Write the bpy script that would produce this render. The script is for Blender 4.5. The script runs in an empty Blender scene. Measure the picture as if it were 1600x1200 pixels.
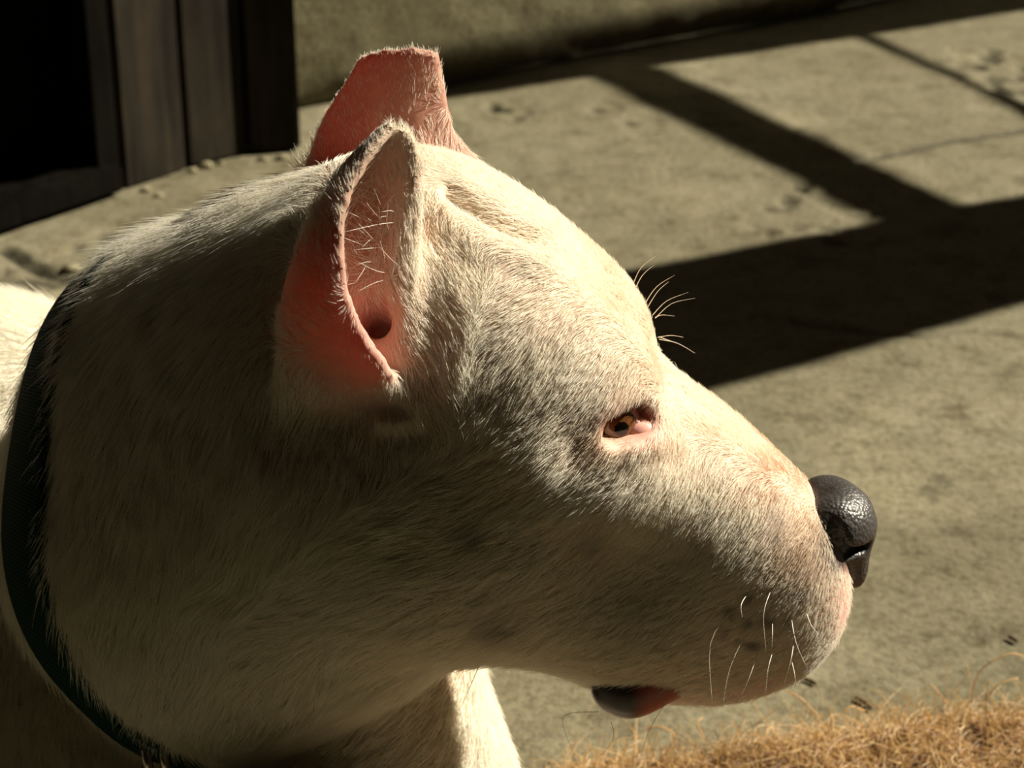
import bpy, math, random
import numpy as np
from mathutils import Vector, Matrix

# ------------------------------------------------------------------ camera, light, exposure
SC = bpy.context.scene
COL = SC.collection
PITCH, DIST, FPX, ZC = math.radians(24), 0.85, 3111.0, 0.36
CAM = np.array([0, -DIST * math.cos(PITCH), ZC + DIST * math.sin(PITCH)])
AX_R = np.array([1.0, 0, 0])
AX_F = np.array([0, math.cos(PITCH), -math.sin(PITCH)])
AX_U = np.array([0, math.sin(PITCH), math.cos(PITCH)])
cd = bpy.data.cameras.new('camera')
cam = bpy.data.objects.new('camera', cd)
COL.objects.link(cam)
cam.location = CAM
cam.rotation_euler = (math.pi / 2 - PITCH, 0, 0)
cd.sensor_width = 36.0
cd.lens = FPX * 36.0 / 1600
cd.clip_start = 0.02
cd.dof.use_dof = True
cd.dof.focus_distance = 0.80
cd.dof.aperture_fstop = 17
SC.camera = cam

SUN = np.array([0.76, 0.22, 0.61]); SUN /= np.linalg.norm(SUN)
sd = bpy.data.lights.new('sun', 'SUN')
sun = bpy.data.objects.new('sun', sd)
COL.objects.link(sun)
sd.energy = 10.0
sd.color = (1.0, 0.91, 0.74)
sd.angle = math.radians(0.53)
sun.rotation_euler = Vector(SUN).to_track_quat('Z', 'Y').to_euler()
sun.location = tuple(SUN * 6)
W = bpy.data.worlds.new('world')
SC.world = W
W.use_nodes = True
W.node_tree.nodes['Background'].inputs[0].default_value = (0.90, 0.95, 1.0, 1)
W.node_tree.nodes['Background'].inputs[1].default_value = 0.015
SC.view_settings.view_transform = 'Standard'
SC.view_settings.look = 'None'
SC.view_settings.exposure = 0.0
SC.view_settings.gamma = 1.0
SC.view_settings.use_curve_mapping = False
SC.cycles.max_bounces = 8
SC.cycles.diffuse_bounces = 4

NHAIR = 500000
rng = np.random.default_rng(7)
random.seed(7)


# ------------------------------------------------------------------ coordinates
def ray(px, py):
    return AX_F + AX_R * (px - 800) / FPX + AX_U * (600 - py) / FPX


def onfloor(px, py, z=0.0):
    d = ray(px, py)
    return CAM + d * ((z - CAM[2]) / d[2])


def U(px, py, ymm=0.0):
    """the point at depth y (in mm from the head's mid plane) that is seen at a pixel"""
    d = ray(px, py)
    return CAM + d * ((ymm / 1000.0 - CAM[1]) / d[1])


def proj(P):
    v = np.asarray(P, dtype=np.float64) - CAM
    f = v @ AX_F
    return 800 + FPX * (v @ AX_R) / f, 600 - FPX * (v @ AX_U) / f


# ------------------------------------------------------------------ helpers
def tag(o, label=None, cat=None, group=None, kind=None):
    if label: o['label'] = label
    if cat: o['category'] = cat
    if group: o['group'] = group
    if kind: o['kind'] = kind
    return o


def empty(name, loc=(0, 0, 0)):
    o = bpy.data.objects.new(name, None)
    o.location = loc
    COL.objects.link(o)
    return o


def mesh_obj(name, verts, faces, mat=None, parent=None, smooth=True):
    me = bpy.data.meshes.new(name)
    verts = np.asarray(verts, dtype=np.float32)
    if isinstance(faces, np.ndarray):
        n, k = faces.shape
        me.vertices.add(len(verts)); me.vertices.foreach_set('co', verts.ravel())
        me.loops.add(n * k); me.loops.foreach_set('vertex_index', faces.astype(np.int32).ravel())
        me.polygons.add(n); me.polygons.foreach_set('loop_start', np.arange(0, n * k, k, dtype=np.int32))
        me.update(calc_edges=True); me.validate()
    else:
        me.from_pydata([tuple(map(float, v)) for v in verts], [], faces)
        me.update()
    me.polygons.foreach_set('use_smooth', np.full(len(me.polygons), smooth))
    if mat: me.materials.append(mat)
    o = bpy.data.objects.new(name, me)
    COL.objects.link(o)
    if parent:
        o.parent = parent
        o.matrix_parent_inverse = Matrix.Translation(-Vector(parent.location)) if parent.type == 'EMPTY' else Matrix()
    return o


def vcol(o, name, cols):
    me = o.data
    a = me.attributes.new(name, 'FLOAT_COLOR', 'POINT')
    c = np.ones((len(me.vertices), 4), np.float32)
    c[:, :3] = cols
    a.data.foreach_set('color', c.ravel())


def catmull(P, n):
    P = np.asarray(P, float)
    m = len(P)
    t = np.linspace(0, m - 1, n)
    i = np.minimum(t.astype(int), m - 2)
    f = (t - i)[:, None] if P.ndim == 2 else (t - i).reshape(-1, *([1] * (P.ndim - 1)))
    g = lambda k: P[np.clip(i + k, 0, m - 1)]
    p0, p1, p2, p3 = g(-1), g(0), g(1), g(2)
    return 0.5 * (2 * p1 + (p2 - p0) * f + (2 * p0 - 5 * p1 + 4 * p2 - p3) * f ** 2 + (3 * p1 - p0 - 3 * p2 + p3) * f ** 3)


def tube(pts, rad, sides=6):
    """closed tube along points; rad scalar or per point"""
    pts = np.asarray(pts, float); n = len(pts)
    rad = np.broadcast_to(np.asarray(rad, float), (n,))
    T = np.gradient(pts, axis=0); T /= np.linalg.norm(T, axis=1)[:, None] + 1e-12
    ref = np.array([0, 0, 1.0]) if abs(T[0] @ [0, 0, 1]) < 0.9 else np.array([1.0, 0, 0])
    V = []; F = []
    nrm = np.cross(T[0], ref)
    for i in range(n):
        nrm = nrm - T[i] * (nrm @ T[i]); nrm /= np.linalg.norm(nrm)
        b = np.cross(T[i], nrm)
        for k in range(sides):
            a = 2 * math.pi * k / sides
            V.append(pts[i] + rad[i] * (math.cos(a) * nrm + math.sin(a) * b))
    for i in range(n - 1):
        for k in range(sides):
            k2 = (k + 1) % sides
            F.append((i * sides + k, i * sides + k2, (i + 1) * sides + k2, (i + 1) * sides + k))
    F.append(tuple(range(sides))[::-1]); F.append(tuple((n - 1) * sides + k for k in range(sides)))
    return V, F


def boxmesh(name, o0, ax, ay, az, mat, parent=None, jit=0.0, bev=0.0, sub=(1, 1, 1)):
    """box from corner o0 spanned by three vectors, bevelled edges and slightly uneven"""
    import bmesh
    bm = bmesh.new()
    bmesh.ops.create_cube(bm, size=1.0)
    if bev:
        L = [np.linalg.norm(v) for v in (ax, ay, az)]
        for v in bm.verts: v.co = Vector((v.co.x * L[0], v.co.y * L[1], v.co.z * L[2]))
        bmesh.ops.bevel(bm, geom=bm.edges[:], offset=bev, segments=2, affect='EDGES')
        for v in bm.verts: v.co = Vector((v.co.x / L[0], v.co.y / L[1], v.co.z / L[2]))
    V = []
    for v in bm.verts:
        V.append(np.asarray(o0) + np.asarray(ax) * (v.co.x + .5) + np.asarray(ay) * (v.co.y + .5) + np.asarray(az) * (v.co.z + .5)
                 + rng.normal(0, jit, 3) * (1 if jit else 0))
    F = [tuple(x.index for x in f.verts) for f in bm.faces]
    bm.free()
    return mesh_obj(name, V, F, mat, parent, smooth=False)


def vnoise(P, scale, seed=0, octaves=3):
    """cheap smooth value noise in numpy, about -1..1"""
    P = np.asarray(P, float) * scale
    out = np.zeros(P.shape[:-1]); amp = 1.0; tot = 0
    for o in range(octaves):
        q = P * 2 ** o + 17.3 * o + seed * 7.13
        i = np.floor(q).astype(np.int64); f = q - i; f = f * f * (3 - 2 * f)
        def h(di):
            k = i + np.array(di)
            n = k[..., 0] * 374761393 + k[..., 1] * 668265263 + (k[..., 2] * 2147483647 if P.shape[-1] == 3 else 0) + seed * 144665
            n = (n ^ (n >> 13)) * 1274126177
            n = n & 0x7fffffff
            n = (n ^ (n >> 16)) & 0xffff
            return n / 32767.5 - 1
        dims = P.shape[-1]
        acc = 0
        for c in range(2 ** dims):
            di = [(c >> b) & 1 for b in range(dims)]
            w = 1
            for b in range(dims): w = w * (f[..., b] if di[b] else 1 - f[..., b])
            acc = acc + w * h(di)
        out += amp * acc; tot += amp; amp *= 0.5
    return out / tot


# ------------------------------------------------------------------ materials
def new_mat(name):
    m = bpy.data.materials.new(name); m.use_nodes = True
    nt = m.node_tree
    return m, nt, nt.nodes['Principled BSDF']


def N(nt, t, **kw):
    n = nt.nodes.new(t)
    for k, v in kw.items():
        if k.startswith('i_'):
            n.inputs[k[2:]].default_value = v
        else: setattr(n, k, v)
    return n


def L(nt, a, b): nt.links.new(a, b)


def ramp(nt, fac, stops):
    r = nt.nodes.new('ShaderNodeValToRGB')
    e = r.color_ramp.elements
    while len(e) < len(stops): e.new(0.5)
    for k, (p, c) in enumerate(stops):
        e[k].position = p; e[k].color = (*c, 1)
    L(nt, fac, r.inputs[0])
    return r.outputs[0]


def obj_coords(nt, scale=(1, 1, 1), rot=0.0):
    tc = N(nt, 'ShaderNodeTexCoord'); mp = N(nt, 'ShaderNodeMapping')
    mp.inputs['Scale'].default_value = scale
    mp.inputs['Rotation'].default_value = (0, 0, rot)
    L(nt, tc.outputs['Object'], mp.inputs[0])
    return mp.outputs[0]


def noise(nt, co, scale, detail=6, rough=0.6):
    n = N(nt, 'ShaderNodeTexNoise'); n.inputs['Scale'].default_value = scale
    n.inputs['Detail'].default_value = detail; n.inputs['Roughness'].default_value = rough
    L(nt, co, n.inputs['Vector'])
    return n.outputs['Fac']


def mix(nt, fac, a, b, mode='MIX'):
    n = N(nt, 'ShaderNodeMix', data_type='RGBA', blend_type=mode)
    for s, v in ((n.inputs[0], fac), (n.inputs[6], a), (n.inputs[7], b)):
        if hasattr(v, 'is_output'): L(nt, v, s)
        elif isinstance(v, (int, float)): s.default_value = v
        else: s.default_value = (*v, 1)
    return n.outputs[2]


def bump(nt, h, bsdf, strength, dist):
    b = N(nt, 'ShaderNodeBump'); b.inputs['Strength'].default_value = strength
    b.inputs['Distance'].default_value = dist
    L(nt, h, b.inputs['Height']); L(nt, b.outputs[0], bsdf.inputs['Normal'])


def mat_concrete(name, tint=(1, 1, 1), dark=1.0, attr=None):
    m, nt, bs = new_mat(name)
    co = obj_coords(nt)
    n1 = noise(nt, co, 3.2, 8, 0.62)
    n2 = noise(nt, co, 22, 8, 0.7)
    n3 = noise(nt, co, 140, 4, 0.7)
    t = lambda c: tuple(a * b * dark * 0.62 for a, b in zip(c, tint))
    c1 = ramp(nt, n1, [(0.30, t((0.225, 0.200, 0.125))), (0.5, t((0.275, 0.248, 0.160))), (0.72, t((0.33, 0.302, 0.205)))])
    c2 = ramp(nt, n2, [(0.30, (0.45, 0.42, 0.36)), (0.46, (0.90, 0.90, 0.87)), (0.6, (1.0, 1.0, 1.0)), (0.75, (1.28, 1.28, 1.28))])
    c = mix(nt, 1.0, c1, c2, 'MULTIPLY')
    c3 = ramp(nt, n3, [(0.33, (0.55, 0.52, 0.46)), (0.5, (1.0, 1.0, 1.0)), (0.68, (1.25, 1.25, 1.25))])
    c = mix(nt, 0.8, c, c3, 'MULTIPLY')
    if attr:
        a = N(nt, 'ShaderNodeAttribute'); a.attribute_name = attr
        c = mix(nt, 1.0, c, a.outputs['Color'], 'MULTIPLY')
    L(nt, c, bs.inputs['Base Color'])
    bs.inputs['Roughness'].default_value = 0.85
    bs.inputs['Specular IOR Level'].default_value = 0.2
    add = N(nt, 'ShaderNodeMath', operation='ADD'); L(nt, n2, add.inputs[0]); L(nt, n3, add.inputs[1])
    bump(nt, add.outputs[0], bs, 0.55, 0.0035)
    return m


def mat_wood(name, c_dark, c_light, rough=0.8, scale=1.0):
    m, nt, bs = new_mat(name)
    co = obj_coords(nt, (28 * scale, 28 * scale, 2.2 * scale))
    n1 = noise(nt, co, 2.0, 6, 0.65)
    co2 = obj_coords(nt)
    n2 = noise(nt, co2, 9, 4, 0.6)
    c = ramp(nt, n1, [(0.35, c_dark), (0.7, c_light)])
    c = mix(nt, 1.0, c, ramp(nt, n2, [(0.3, (0.6, 0.6, 0.6)), (0.7, (1.2, 1.2, 1.2))]), 'MULTIPLY')
    L(nt, c, bs.inputs['Base Color'])
    bs.inputs['Roughness'].default_value = rough
    bs.inputs['Specular IOR Level'].default_value = 0.12
    bump(nt, n1, bs, 0.6, 0.002)
    return m


def mat_flat(name, col, rough=0.6, metal=0.0, spec=0.5, nscale=60, var=0.15):
    m, nt, bs = new_mat(name)
    co = obj_coords(nt)
    n = noise(nt, co, nscale, 4, 0.6)
    c = ramp(nt, n, [(0.3, tuple(x * (1 - var) for x in col)), (0.7, tuple(min(1, x * (1 + var)) for x in col))])
    L(nt, c, bs.inputs['Base Color'])
    bs.inputs['Roughness'].default_value = rough
    bs.inputs['Metallic'].default_value = metal
    bs.inputs['Specular IOR Level'].default_value = spec
    return m


def mat_skin(name):
    """skin under the coat; the attribute 'pigment' colours it, alpha-free 'thin' lets light through the ears"""
    m, nt, bs = new_mat(name)
    a = N(nt, 'ShaderNodeAttribute'); a.attribute_name = 'pigment'
    co = obj_coords(nt)
    n = noise(nt, co, 130, 4, 0.6)
    c = mix(nt, 1.0, a.outputs['Color'], ramp(nt, n, [(0.3, (0.82, 0.8, 0.78)), (0.7, (1.08, 1.08, 1.08))]), 'MULTIPLY')
    L(nt, c, bs.inputs['Base Color'])
    bs.inputs['Roughness'].default_value = 0.6
    bs.inputs['Specular IOR Level'].default_value = 0.25
    th = N(nt, 'ShaderNodeAttribute'); th.attribute_name = 'thin'
    tr = N(nt, 'ShaderNodeBsdfTranslucent'); tr.inputs[0].default_value = (0.88, 0.17, 0.09, 1)
    mx = N(nt, 'ShaderNodeMixShader')
    L(nt, th.outputs['Fac'], mx.inputs[0]); L(nt, bs.outputs[0], mx.inputs[1]); L(nt, tr.outputs[0], mx.inputs[2])
    L(nt, mx.outputs[0], nt.nodes['Material Output'].inputs[0])
    bump(nt, n, bs, 0.3, 0.001)
    return m


def mat_hair(name, attr='hcol', trans=0.45, rough=0.45, spec=0.08):
    m, nt, bs = new_mat(name)
    nt.nodes.remove(bs)
    a = N(nt, 'ShaderNodeAttribute'); a.attribute_name = attr
    d = N(nt, 'ShaderNodeBsdfDiffuse'); t = N(nt, 'ShaderNodeBsdfTranslucent')
    h = N(nt, 'ShaderNodeBsdfHair', component='Reflection')
    h.inputs['RoughnessU'].default_value = 0.25; h.inputs['RoughnessV'].default_value = 0.6
    h.inputs['Color'].default_value = (1, 0.97, 0.9, 1)
    L(nt, a.outputs['Color'], d.inputs[0]); L(nt, a.outputs['Color'], t.inputs[0])
    m1 = N(nt, 'ShaderNodeMixShader'); m1.inputs[0].default_value = trans
    L(nt, d.outputs[0], m1.inputs[1]); L(nt, t.outputs[0], m1.inputs[2])
    m2 = N(nt, 'ShaderNodeMixShader'); m2.inputs[0].default_value = spec
    L(nt, m1.outputs[0], m2.inputs[1]); L(nt, h.outputs[0], m2.inputs[2])
    L(nt, m2.outputs[0], nt.nodes['Material Output'].inputs[0])
    return m


def hair_obj(name, pts, rad, cols, mat, parent):
    """pts (n,k,3), rad (n,k), cols (n,3): one curves object"""
    n, k, _ = pts.shape
    hc = bpy.data.hair_curves.new(name)
    hc.add_curves([k] * n)
    hc.attributes['position'].data.foreach_set('vector', pts.astype(np.float32).ravel())
    r = hc.attributes.get('radius') or hc.attributes.new('radius', 'FLOAT', 'POINT')
    r.data.foreach_set('value', rad.astype(np.float32).ravel())
    c = hc.attributes.new('hcol', 'FLOAT_COLOR', 'CURVE')
    cc = np.ones((n, 4), np.float32); cc[:, :3] = cols
    c.data.foreach_set('color', cc.ravel())
    hc.materials.append(mat)
    o = bpy.data.objects.new(name, hc)
    COL.objects.link(o)
    if parent:
        o.parent = parent
        if parent.type == 'EMPTY': o.matrix_parent_inverse = Matrix.Translation(-Vector(parent.location))
    return o


# ------------------------------------------------------------------ signed distance modelling
class SDF:
    def __init__(s): s.items = []

    def ell(s, c, r, pitch=0.0, yaw=0.0, k=14.0, op='+', sym=True):
        """ellipsoid: centre (m), radii mm along head axis / lateral / up, pitched nose-down by degrees"""
        s.items.append(('e', np.asarray(c, float), np.asarray(r, float) / 1000, math.radians(pitch), math.radians(yaw), k / 1000, op, sym))
        return s

    def cap(s, a, b, ra, rb, flat=1.0, k=14.0, op='+', sym=True):
        s.items.append(('c', np.asarray(a, float), np.asarray(b, float), ra / 1000, rb / 1000, flat, k / 1000, op, sym))
        return s

    def pts(s, P, r, k=8.0, op='+'):
        s.items.append(('p', np.asarray(P, float), np.asarray(r, float), None, None, None, k / 1000, op, False))
        return s

    def __call__(s, Q):
        Q = np.asarray(Q, np.float32)
        Qs = Q.copy(); Qs[:, 1] = -np.abs(Qs[:, 1])
        f = np.full(len(Q), 1.0, np.float32)
        for it in s.items:
            kind, op, sym, k = it[0], it[-2], it[-1], it[-3]
            q = Qs if sym else Q
            sel = None
            if kind == 'e':
                _, c, r, pt, yw, k, op, sym = it
                v = q - c.astype(np.float32)
                if yw:
                    cy, sy = math.cos(yw), math.sin(yw)
                    v = np.stack([v[:, 0] * cy + v[:, 1] * sy, -v[:, 0] * sy + v[:, 1] * cy, v[:, 2]], 1)
                cp, sp = math.cos(pt), math.sin(pt)
                v = np.stack([v[:, 0] * cp - v[:, 2] * sp, v[:, 1], v[:, 0] * sp + v[:, 2] * cp], 1)
                w = v / r.astype(np.float32)
                k0 = np.sqrt((w * w).sum(1)) + 1e-9
                w2 = w / r.astype(np.float32)
                d = k0 * (k0 - 1) / (np.sqrt((w2 * w2).sum(1)) + 1e-9)
            elif kind == 'c':
                _, a, b, ra, rb, flat, k, op, sym = it
                sc = np.array([1, 1 / flat, 1], np.float32)
                pa = (q - a.astype(np.float32)) * sc
                ba = ((b - a) * sc).astype(np.float32)
                h = np.clip((pa @ ba) / (ba @ ba), 0, 1)
                d = (np.sqrt(((pa - h[:, None] * ba) ** 2).sum(1)) - (ra + (rb - ra) * h)) * min(1, flat)
            else:
                _, P, r, *_rest = it
                lo, hi = P.min(0) - .03, P.max(0) + .03
                sel = np.where(((q > lo) & (q < hi)).all(1))[0]
                d = np.full(len(sel), 1.0, np.float32)
                qq = q[sel]
                Pf = P.astype(np.float32)
                p2 = (Pf ** 2).sum(1)
                for c0 in range(0, len(qq), 40000):
                    x = qq[c0:c0 + 40000]
                    d2 = (x ** 2).sum(1)[:, None] + p2[None] - 2 * x @ Pf.T
                    d[c0:c0 + 40000] = (np.sqrt(np.maximum(d2, 1e-12)) - r[None].astype(np.float32)).min(1)
            g = f if sel is None else f[sel]
            if op == '+':
                h = np.clip(0.5 + 0.5 * (g - d) / k, 0, 1)
                res = g * (1 - h) + d * h - k * h * (1 - h)
            else:
                h = np.clip(0.5 - 0.5 * (g + d) / k, 0, 1)
                res = g * (1 - h) - d * h + k * h * (1 - h)
            if sel is None: f = res
            else: f[sel] = res
        return f


def surface(sdf, lo, hi, vox, smooth=2):
    """surface nets with a coarse first pass"""
    lo = np.asarray(lo, float); hi = np.asarray(hi, float)
    R = 6
    n = (np.ceil((hi - lo) / (vox * R)).astype(int)) * R + 1
    cz = [np.arange(0, m, R) for m in n]
    G = np.stack(np.meshgrid(*cz, indexing='ij'), -1).reshape(-1, 3)
    fc = sdf(lo + G * vox).reshape([len(c) for c in cz])
    nb = [len(c) - 1 for c in cz]
    mn = np.full(nb, 9.0); mx = np.full(nb, -9.0)
    for a in (0, 1):
        for b in (0, 1):
            for c in (0, 1):
                s = fc[a:nb[0] + a, b:nb[1] + b, c:nb[2] + c]
                mn = np.minimum(mn, s); mx = np.maximum(mx, s)
    band = vox * R * 1.3
    act = (mn < band) & (mx > -band)
    F = np.repeat(np.repeat(np.repeat(fc[:-1, :-1, :-1], R, 0), R, 1), R, 2)
    F = np.pad(F, ((0, 1),) * 3, mode='edge').astype(np.float32)
    mask = np.repeat(np.repeat(np.repeat(act, R, 0), R, 1), R, 2)
    M = np.zeros(F.shape, bool)
    for a in (0, 1):
        for b in (0, 1):
            for c in (0, 1):
                M[a:a + mask.shape[0], b:b + mask.shape[1], c:c + mask.shape[2]] |= mask
    idx = np.argwhere(M)
    out = np.empty(len(idx), np.float32)
    for c0 in range(0, len(idx), 600000):
        out[c0:c0 + 600000] = sdf(lo + idx[c0:c0 + 600000] * vox)
    F[M] = out
    ins = F < 0
    cnt = np.zeros([m - 1 for m in F.shape], np.int8)
    for a in (0, 1):
        for b in (0, 1):
            for c in (0, 1):
                cnt += ins[a:F.shape[0] - 1 + a, b:F.shape[1] - 1 + b, c:F.shape[2] - 1 + c]
    cells = np.argwhere((cnt > 0) & (cnt < 8))
    vid = np.full(cnt.shape, -1, np.int64)
    vid[tuple(cells.T)] = np.arange(len(cells))
    acc = np.zeros((len(cells), 3)); num = np.zeros(len(cells))
    corners = [(a, b, c) for a in (0, 1) for b in (0, 1) for c in (0, 1)]
    for p in corners:
        for ax in range(3):
            if p[ax]: continue
            q = list(p); q[ax] = 1
            fa = F[tuple((cells + p).T)]; fb = F[tuple((cells + q).T)]
            s = (fa < 0) != (fb < 0)
            t = np.where(s, fa / np.where(s, fa - fb, 1), 0)
            pos = np.tile(np.array(p, float), (len(cells), 1)); pos[:, ax] = t
            acc[s] += pos[s]; num[s] += 1
    V = lo + (cells + acc / num[:, None]) * vox
    faces = []
    for ax in range(3):
        u, v = (ax + 1) % 3, (ax + 2) % 3
        sl = [slice(1, -1)] * 3; sl[ax] = slice(0, -1)
        s0 = ins[tuple(sl)]
        sl2 = list(sl); sl2[ax] = slice(1, None)
        s1 = ins[tuple(sl2)]
        e = np.argwhere(s0 != s1)
        off = np.array([1, 1, 1]); off[ax] = 0
        e = e + off
        flip = ins[tuple(e.T)]
        def cell(du, dv):
            k = e.copy(); k[:, u] -= du; k[:, v] -= dv
            return vid[tuple(k.T)]
        q = np.stack([cell(1, 1), cell(0, 1), cell(0, 0), cell(1, 0)], 1)
        q[~flip] = q[~flip][:, ::-1]
        faces.append(q)
    Fq = np.concatenate(faces)
    Fq = Fq[(Fq >= 0).all(1)]
    for _ in range(smooth):
        V = relax(V, Fq, 0.5)
    return V, Fq


def relax(V, Fq, lam):
    s = np.zeros_like(V); c = np.zeros(len(V))
    for i in range(4):
        for j in (1, 3):
            a, b = Fq[:, i], Fq[:, (i + j) % 4]
            for ax in range(3): s[:, ax] += np.bincount(a, V[b, ax], len(V))
            c += np.bincount(a, minlength=len(V))
    return V + lam * (s / np.maximum(c, 1)[:, None] - V)


def vnormals(V, Fq):
    n = np.cross(V[Fq[:, 2]] - V[Fq[:, 0]], V[Fq[:, 3]] - V[Fq[:, 1]])
    out = np.zeros_like(V)
    for i in range(4):
        for ax in range(3): out[:, ax] += np.bincount(Fq[:, i], n[:, ax], len(V))
    return out / (np.linalg.norm(out, axis=1)[:, None] + 1e-12)


# ------------------------------------------------------------------ the setting
WDIR = np.array([math.cos(math.radians(37)), math.sin(math.radians(37)), 0])      # along the wall
WNRM = np.array([WDIR[1], -WDIR[0], 0])                                           # towards the yard


def seg_dist(P, poly):
    """distance of 2D points to a polyline"""
    d = np.full(len(P), 1e9)
    poly = np.asarray(poly, float)[:, :2]
    for a, b in zip(poly[:-1], poly[1:]):
        ab = b - a
        t = np.clip(((P - a) @ ab) / (ab @ ab), 0, 1)
        d = np.minimum(d, np.linalg.norm(P - a - t[:, None] * ab, axis=1))
    return d


def make_floor():
    xs = np.concatenate([np.linspace(-3.2, -1.05, 24), np.linspace(-1.0, 1.1, 380), np.linspace(1.15, 3.6, 26)])
    ys = np.concatenate([np.linspace(-1.8, 0.0, 24), np.linspace(0.02, 2.75, 470), np.linspace(2.8, 4.5, 20)])
    X, Y = np.meshgrid(xs, ys, indexing='ij')
    P = np.stack([X, Y], -1).reshape(-1, 2)
    z = 0.006 * vnoise(P, 2.3, 1, 3) + 0.0016 * vnoise(P, 26, 2, 3)
    tint = np.ones((len(P), 3))
    def crack(px, w, depth, wob=0.006, dark=0.72):
        nonlocal z
        L3 = [onfloor(*q) for q in px]
        Q = P + wob * np.stack([vnoise(P, 22, 5, 3), vnoise(P, 22, 6, 3)], -1)
        d = seg_dist(Q, L3)
        g = np.exp(-(d / w) ** 2)
        z -= depth * g
        tint[:] *= (1 - dark * g)[:, None]
    crack([(1340, 252), (1400, 240), (1480, 222), (1600, 204)], 0.006, 0.006)
    crack([(1240, 500), (1330, 512), (1440, 524), (1500, 512), (1600, 520)], 0.004, 0.004, dark=0.4)
    crack([(0, 385), (60, 420), (120, 430)], 0.008, 0.010)
    crack([(0, 440), (40, 432), (110, 438)], 0.006, 0.007)
    crack([(770, 1130), (820, 1140), (870, 1150)], 0.002, 0.002, dark=0.3)
    # chipped, flaked patches
    for (px, py, rx, ry, dep) in ((1245, 330, 130, 40, .006), (770, 175, 70, 18, .007), (1000, 195, 40, 20, .005), (950, 170, 30, 12, .004),
                                  (1560, 110, 60, 45, .006), (180, 380, 90, 40, .004), (60, 430, 90, 30, .006)):
        c = onfloor(px, py)[:2]; ex = onfloor(px + rx, py)[:2] - c; ey = onfloor(px, py - ry)[:2] - c
        q = (P - c); u = q @ ex / (ex @ ex); v = q @ ey / (ey @ ey)
        r = np.sqrt(u * u + v * v) + 0.45 * vnoise(P, 30, 9, 3)
        m = np.clip((1.0 - r) * 4, 0, 1)
        pit = np.clip(vnoise(P, 34, 11, 2) * 3 - 0.6, 0, 1)
        z -= m * (0.0025 + dep * 1.4 * pit)
        tint *= (1 - 0.55 * m * pit)[:, None]
    # two dark damp stains by the nose
    for (px, py, rx, ry, a) in ((1472, 748, 16, 10, .45), (1452, 766, 17, 9, .4), (1462, 782, 6, 5, .35), (1590, 1040, 26, 14, .25), (1120, 190, 30, 16, .2)):
        c = onfloor(px, py)[:2]; ex = onfloor(px + rx, py)[:2] - c; ey = onfloor(px, py - ry)[:2] - c
        q = (P - c); u = q @ ex / (ex @ ex); v = q @ ey / (ey @ ey)
        r = np.sqrt(u * u + v * v) + 0.3 * vnoise(P, 60, 12, 2)
        tint *= (1 - a * np.clip((1.1 - r) * 3, 0, 1))[:, None]
    # pale worn cement patches
    n = np.clip(vnoise(P, 7, 21, 4) * 2.2 - 0.25, 0, 1)
    tint *= (1 + 0.35 * n)[:, None]
    n = np.clip(vnoise(P, 13, 23, 4) * 3 - 1.1, 0, 1)
    tint *= 1 - n[:, None] * np.array([0.22, 0.25, 0.3])
    V = np.concatenate([P, z[:, None]], 1)
    ny = len(ys)
    I = np.arange(len(V)).reshape(len(xs), ny)
    F = np.stack([I[:-1, :-1], I[1:, :-1], I[1:, 1:], I[:-1, 1:]], -1).reshape(-1, 4)
    o = mesh_obj('floor', V, F, mat_concrete('yard_concrete', attr='wear'))
    vcol(o, 'wear', tint)
    tag(o, 'worn olive grey concrete yard floor with cracks and chipped patches', kind='structure')
    return o, V


floor, FLOORV = make_floor()


def ground(P):
    return FLOORV[np.argmin(((FLOORV[:, :2] - np.asarray(P)[:2]) ** 2).sum(1)), 2]


def make_wall():
    base = np.array([-0.257, 1.641, 0]) + WDIR * 0.0
    L0, L1, H = -1.6, 3.0, 1.05
    us = np.linspace(L0, L1, 420); vs = np.concatenate([np.linspace(-0.02, 0.4, 60), np.linspace(0.42, H, 20)])
    A, B = np.meshgrid(us, vs, indexing='ij')
    P = np.stack([A, B], -1).reshape(-1, 2)
    # the render coat bulges and ends ragged just above the ground
    foot = np.clip(1 - P[:, 1] / 0.05, 0, 1)
    off = 0.010 * vnoise(P, 3, 31, 3) + 0.003 * vnoise(P, 24, 32, 3) - 0.035 * foot ** 2 * (0.6 + 0.6 * vnoise(P, 9, 33, 3))
    V = base + P[:, :1] * WDIR + P[:, 1:] * np.array([0, 0, 1.0]) + off[:, None] * WNRM
    n = len(us), len(vs)
    I = np.arange(len(V)).reshape(n)
    F = [tuple(q) for q in np.stack([I[:-1, :-1], I[1:, :-1], I[1:, 1:], I[:-1, 1:]], -1).reshape(-1, 4)]
    # thickness: a back face, top and ends
    k = len(V)
    back = [base + u * WDIR + v * np.array([0, 0, 1.0]) - 0.2 * WNRM for u in (L0, L1) for v in (-0.02, H)]
    V = np.concatenate([V, back])
    c00, c01, c10, c11 = I[0, 0], I[0, -1], I[-1, 0], I[-1, -1]
    F += [(k, k + 1, k + 3, k + 2), tuple(I[:, -1]) + (k + 3, k + 1), tuple(I[0, ::-1]) + (k, k + 1), tuple(I[-1]) + (k + 3, k + 2)]
    o = mesh_obj('wall_back', V, F, mat_concrete('rendered_wall', tint=(0.95, 0.93, 0.82), dark=0.8))
    tag(o, 'low rough rendered wall along the back of the yard', kind='structure')


make_wall()

# --- kennel with plank front on the left
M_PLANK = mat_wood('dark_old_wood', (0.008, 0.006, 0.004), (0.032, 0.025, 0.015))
M_BLACK = mat_wood('shade_black_wood', (0.003, 0.0026, 0.002), (0.007, 0.006, 0.0045))  # near-black colour stands for the deep shade of the doorway
M_BLACK.node_tree.nodes['Principled BSDF'].inputs['Specular IOR Level'].default_value = 0.02


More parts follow.
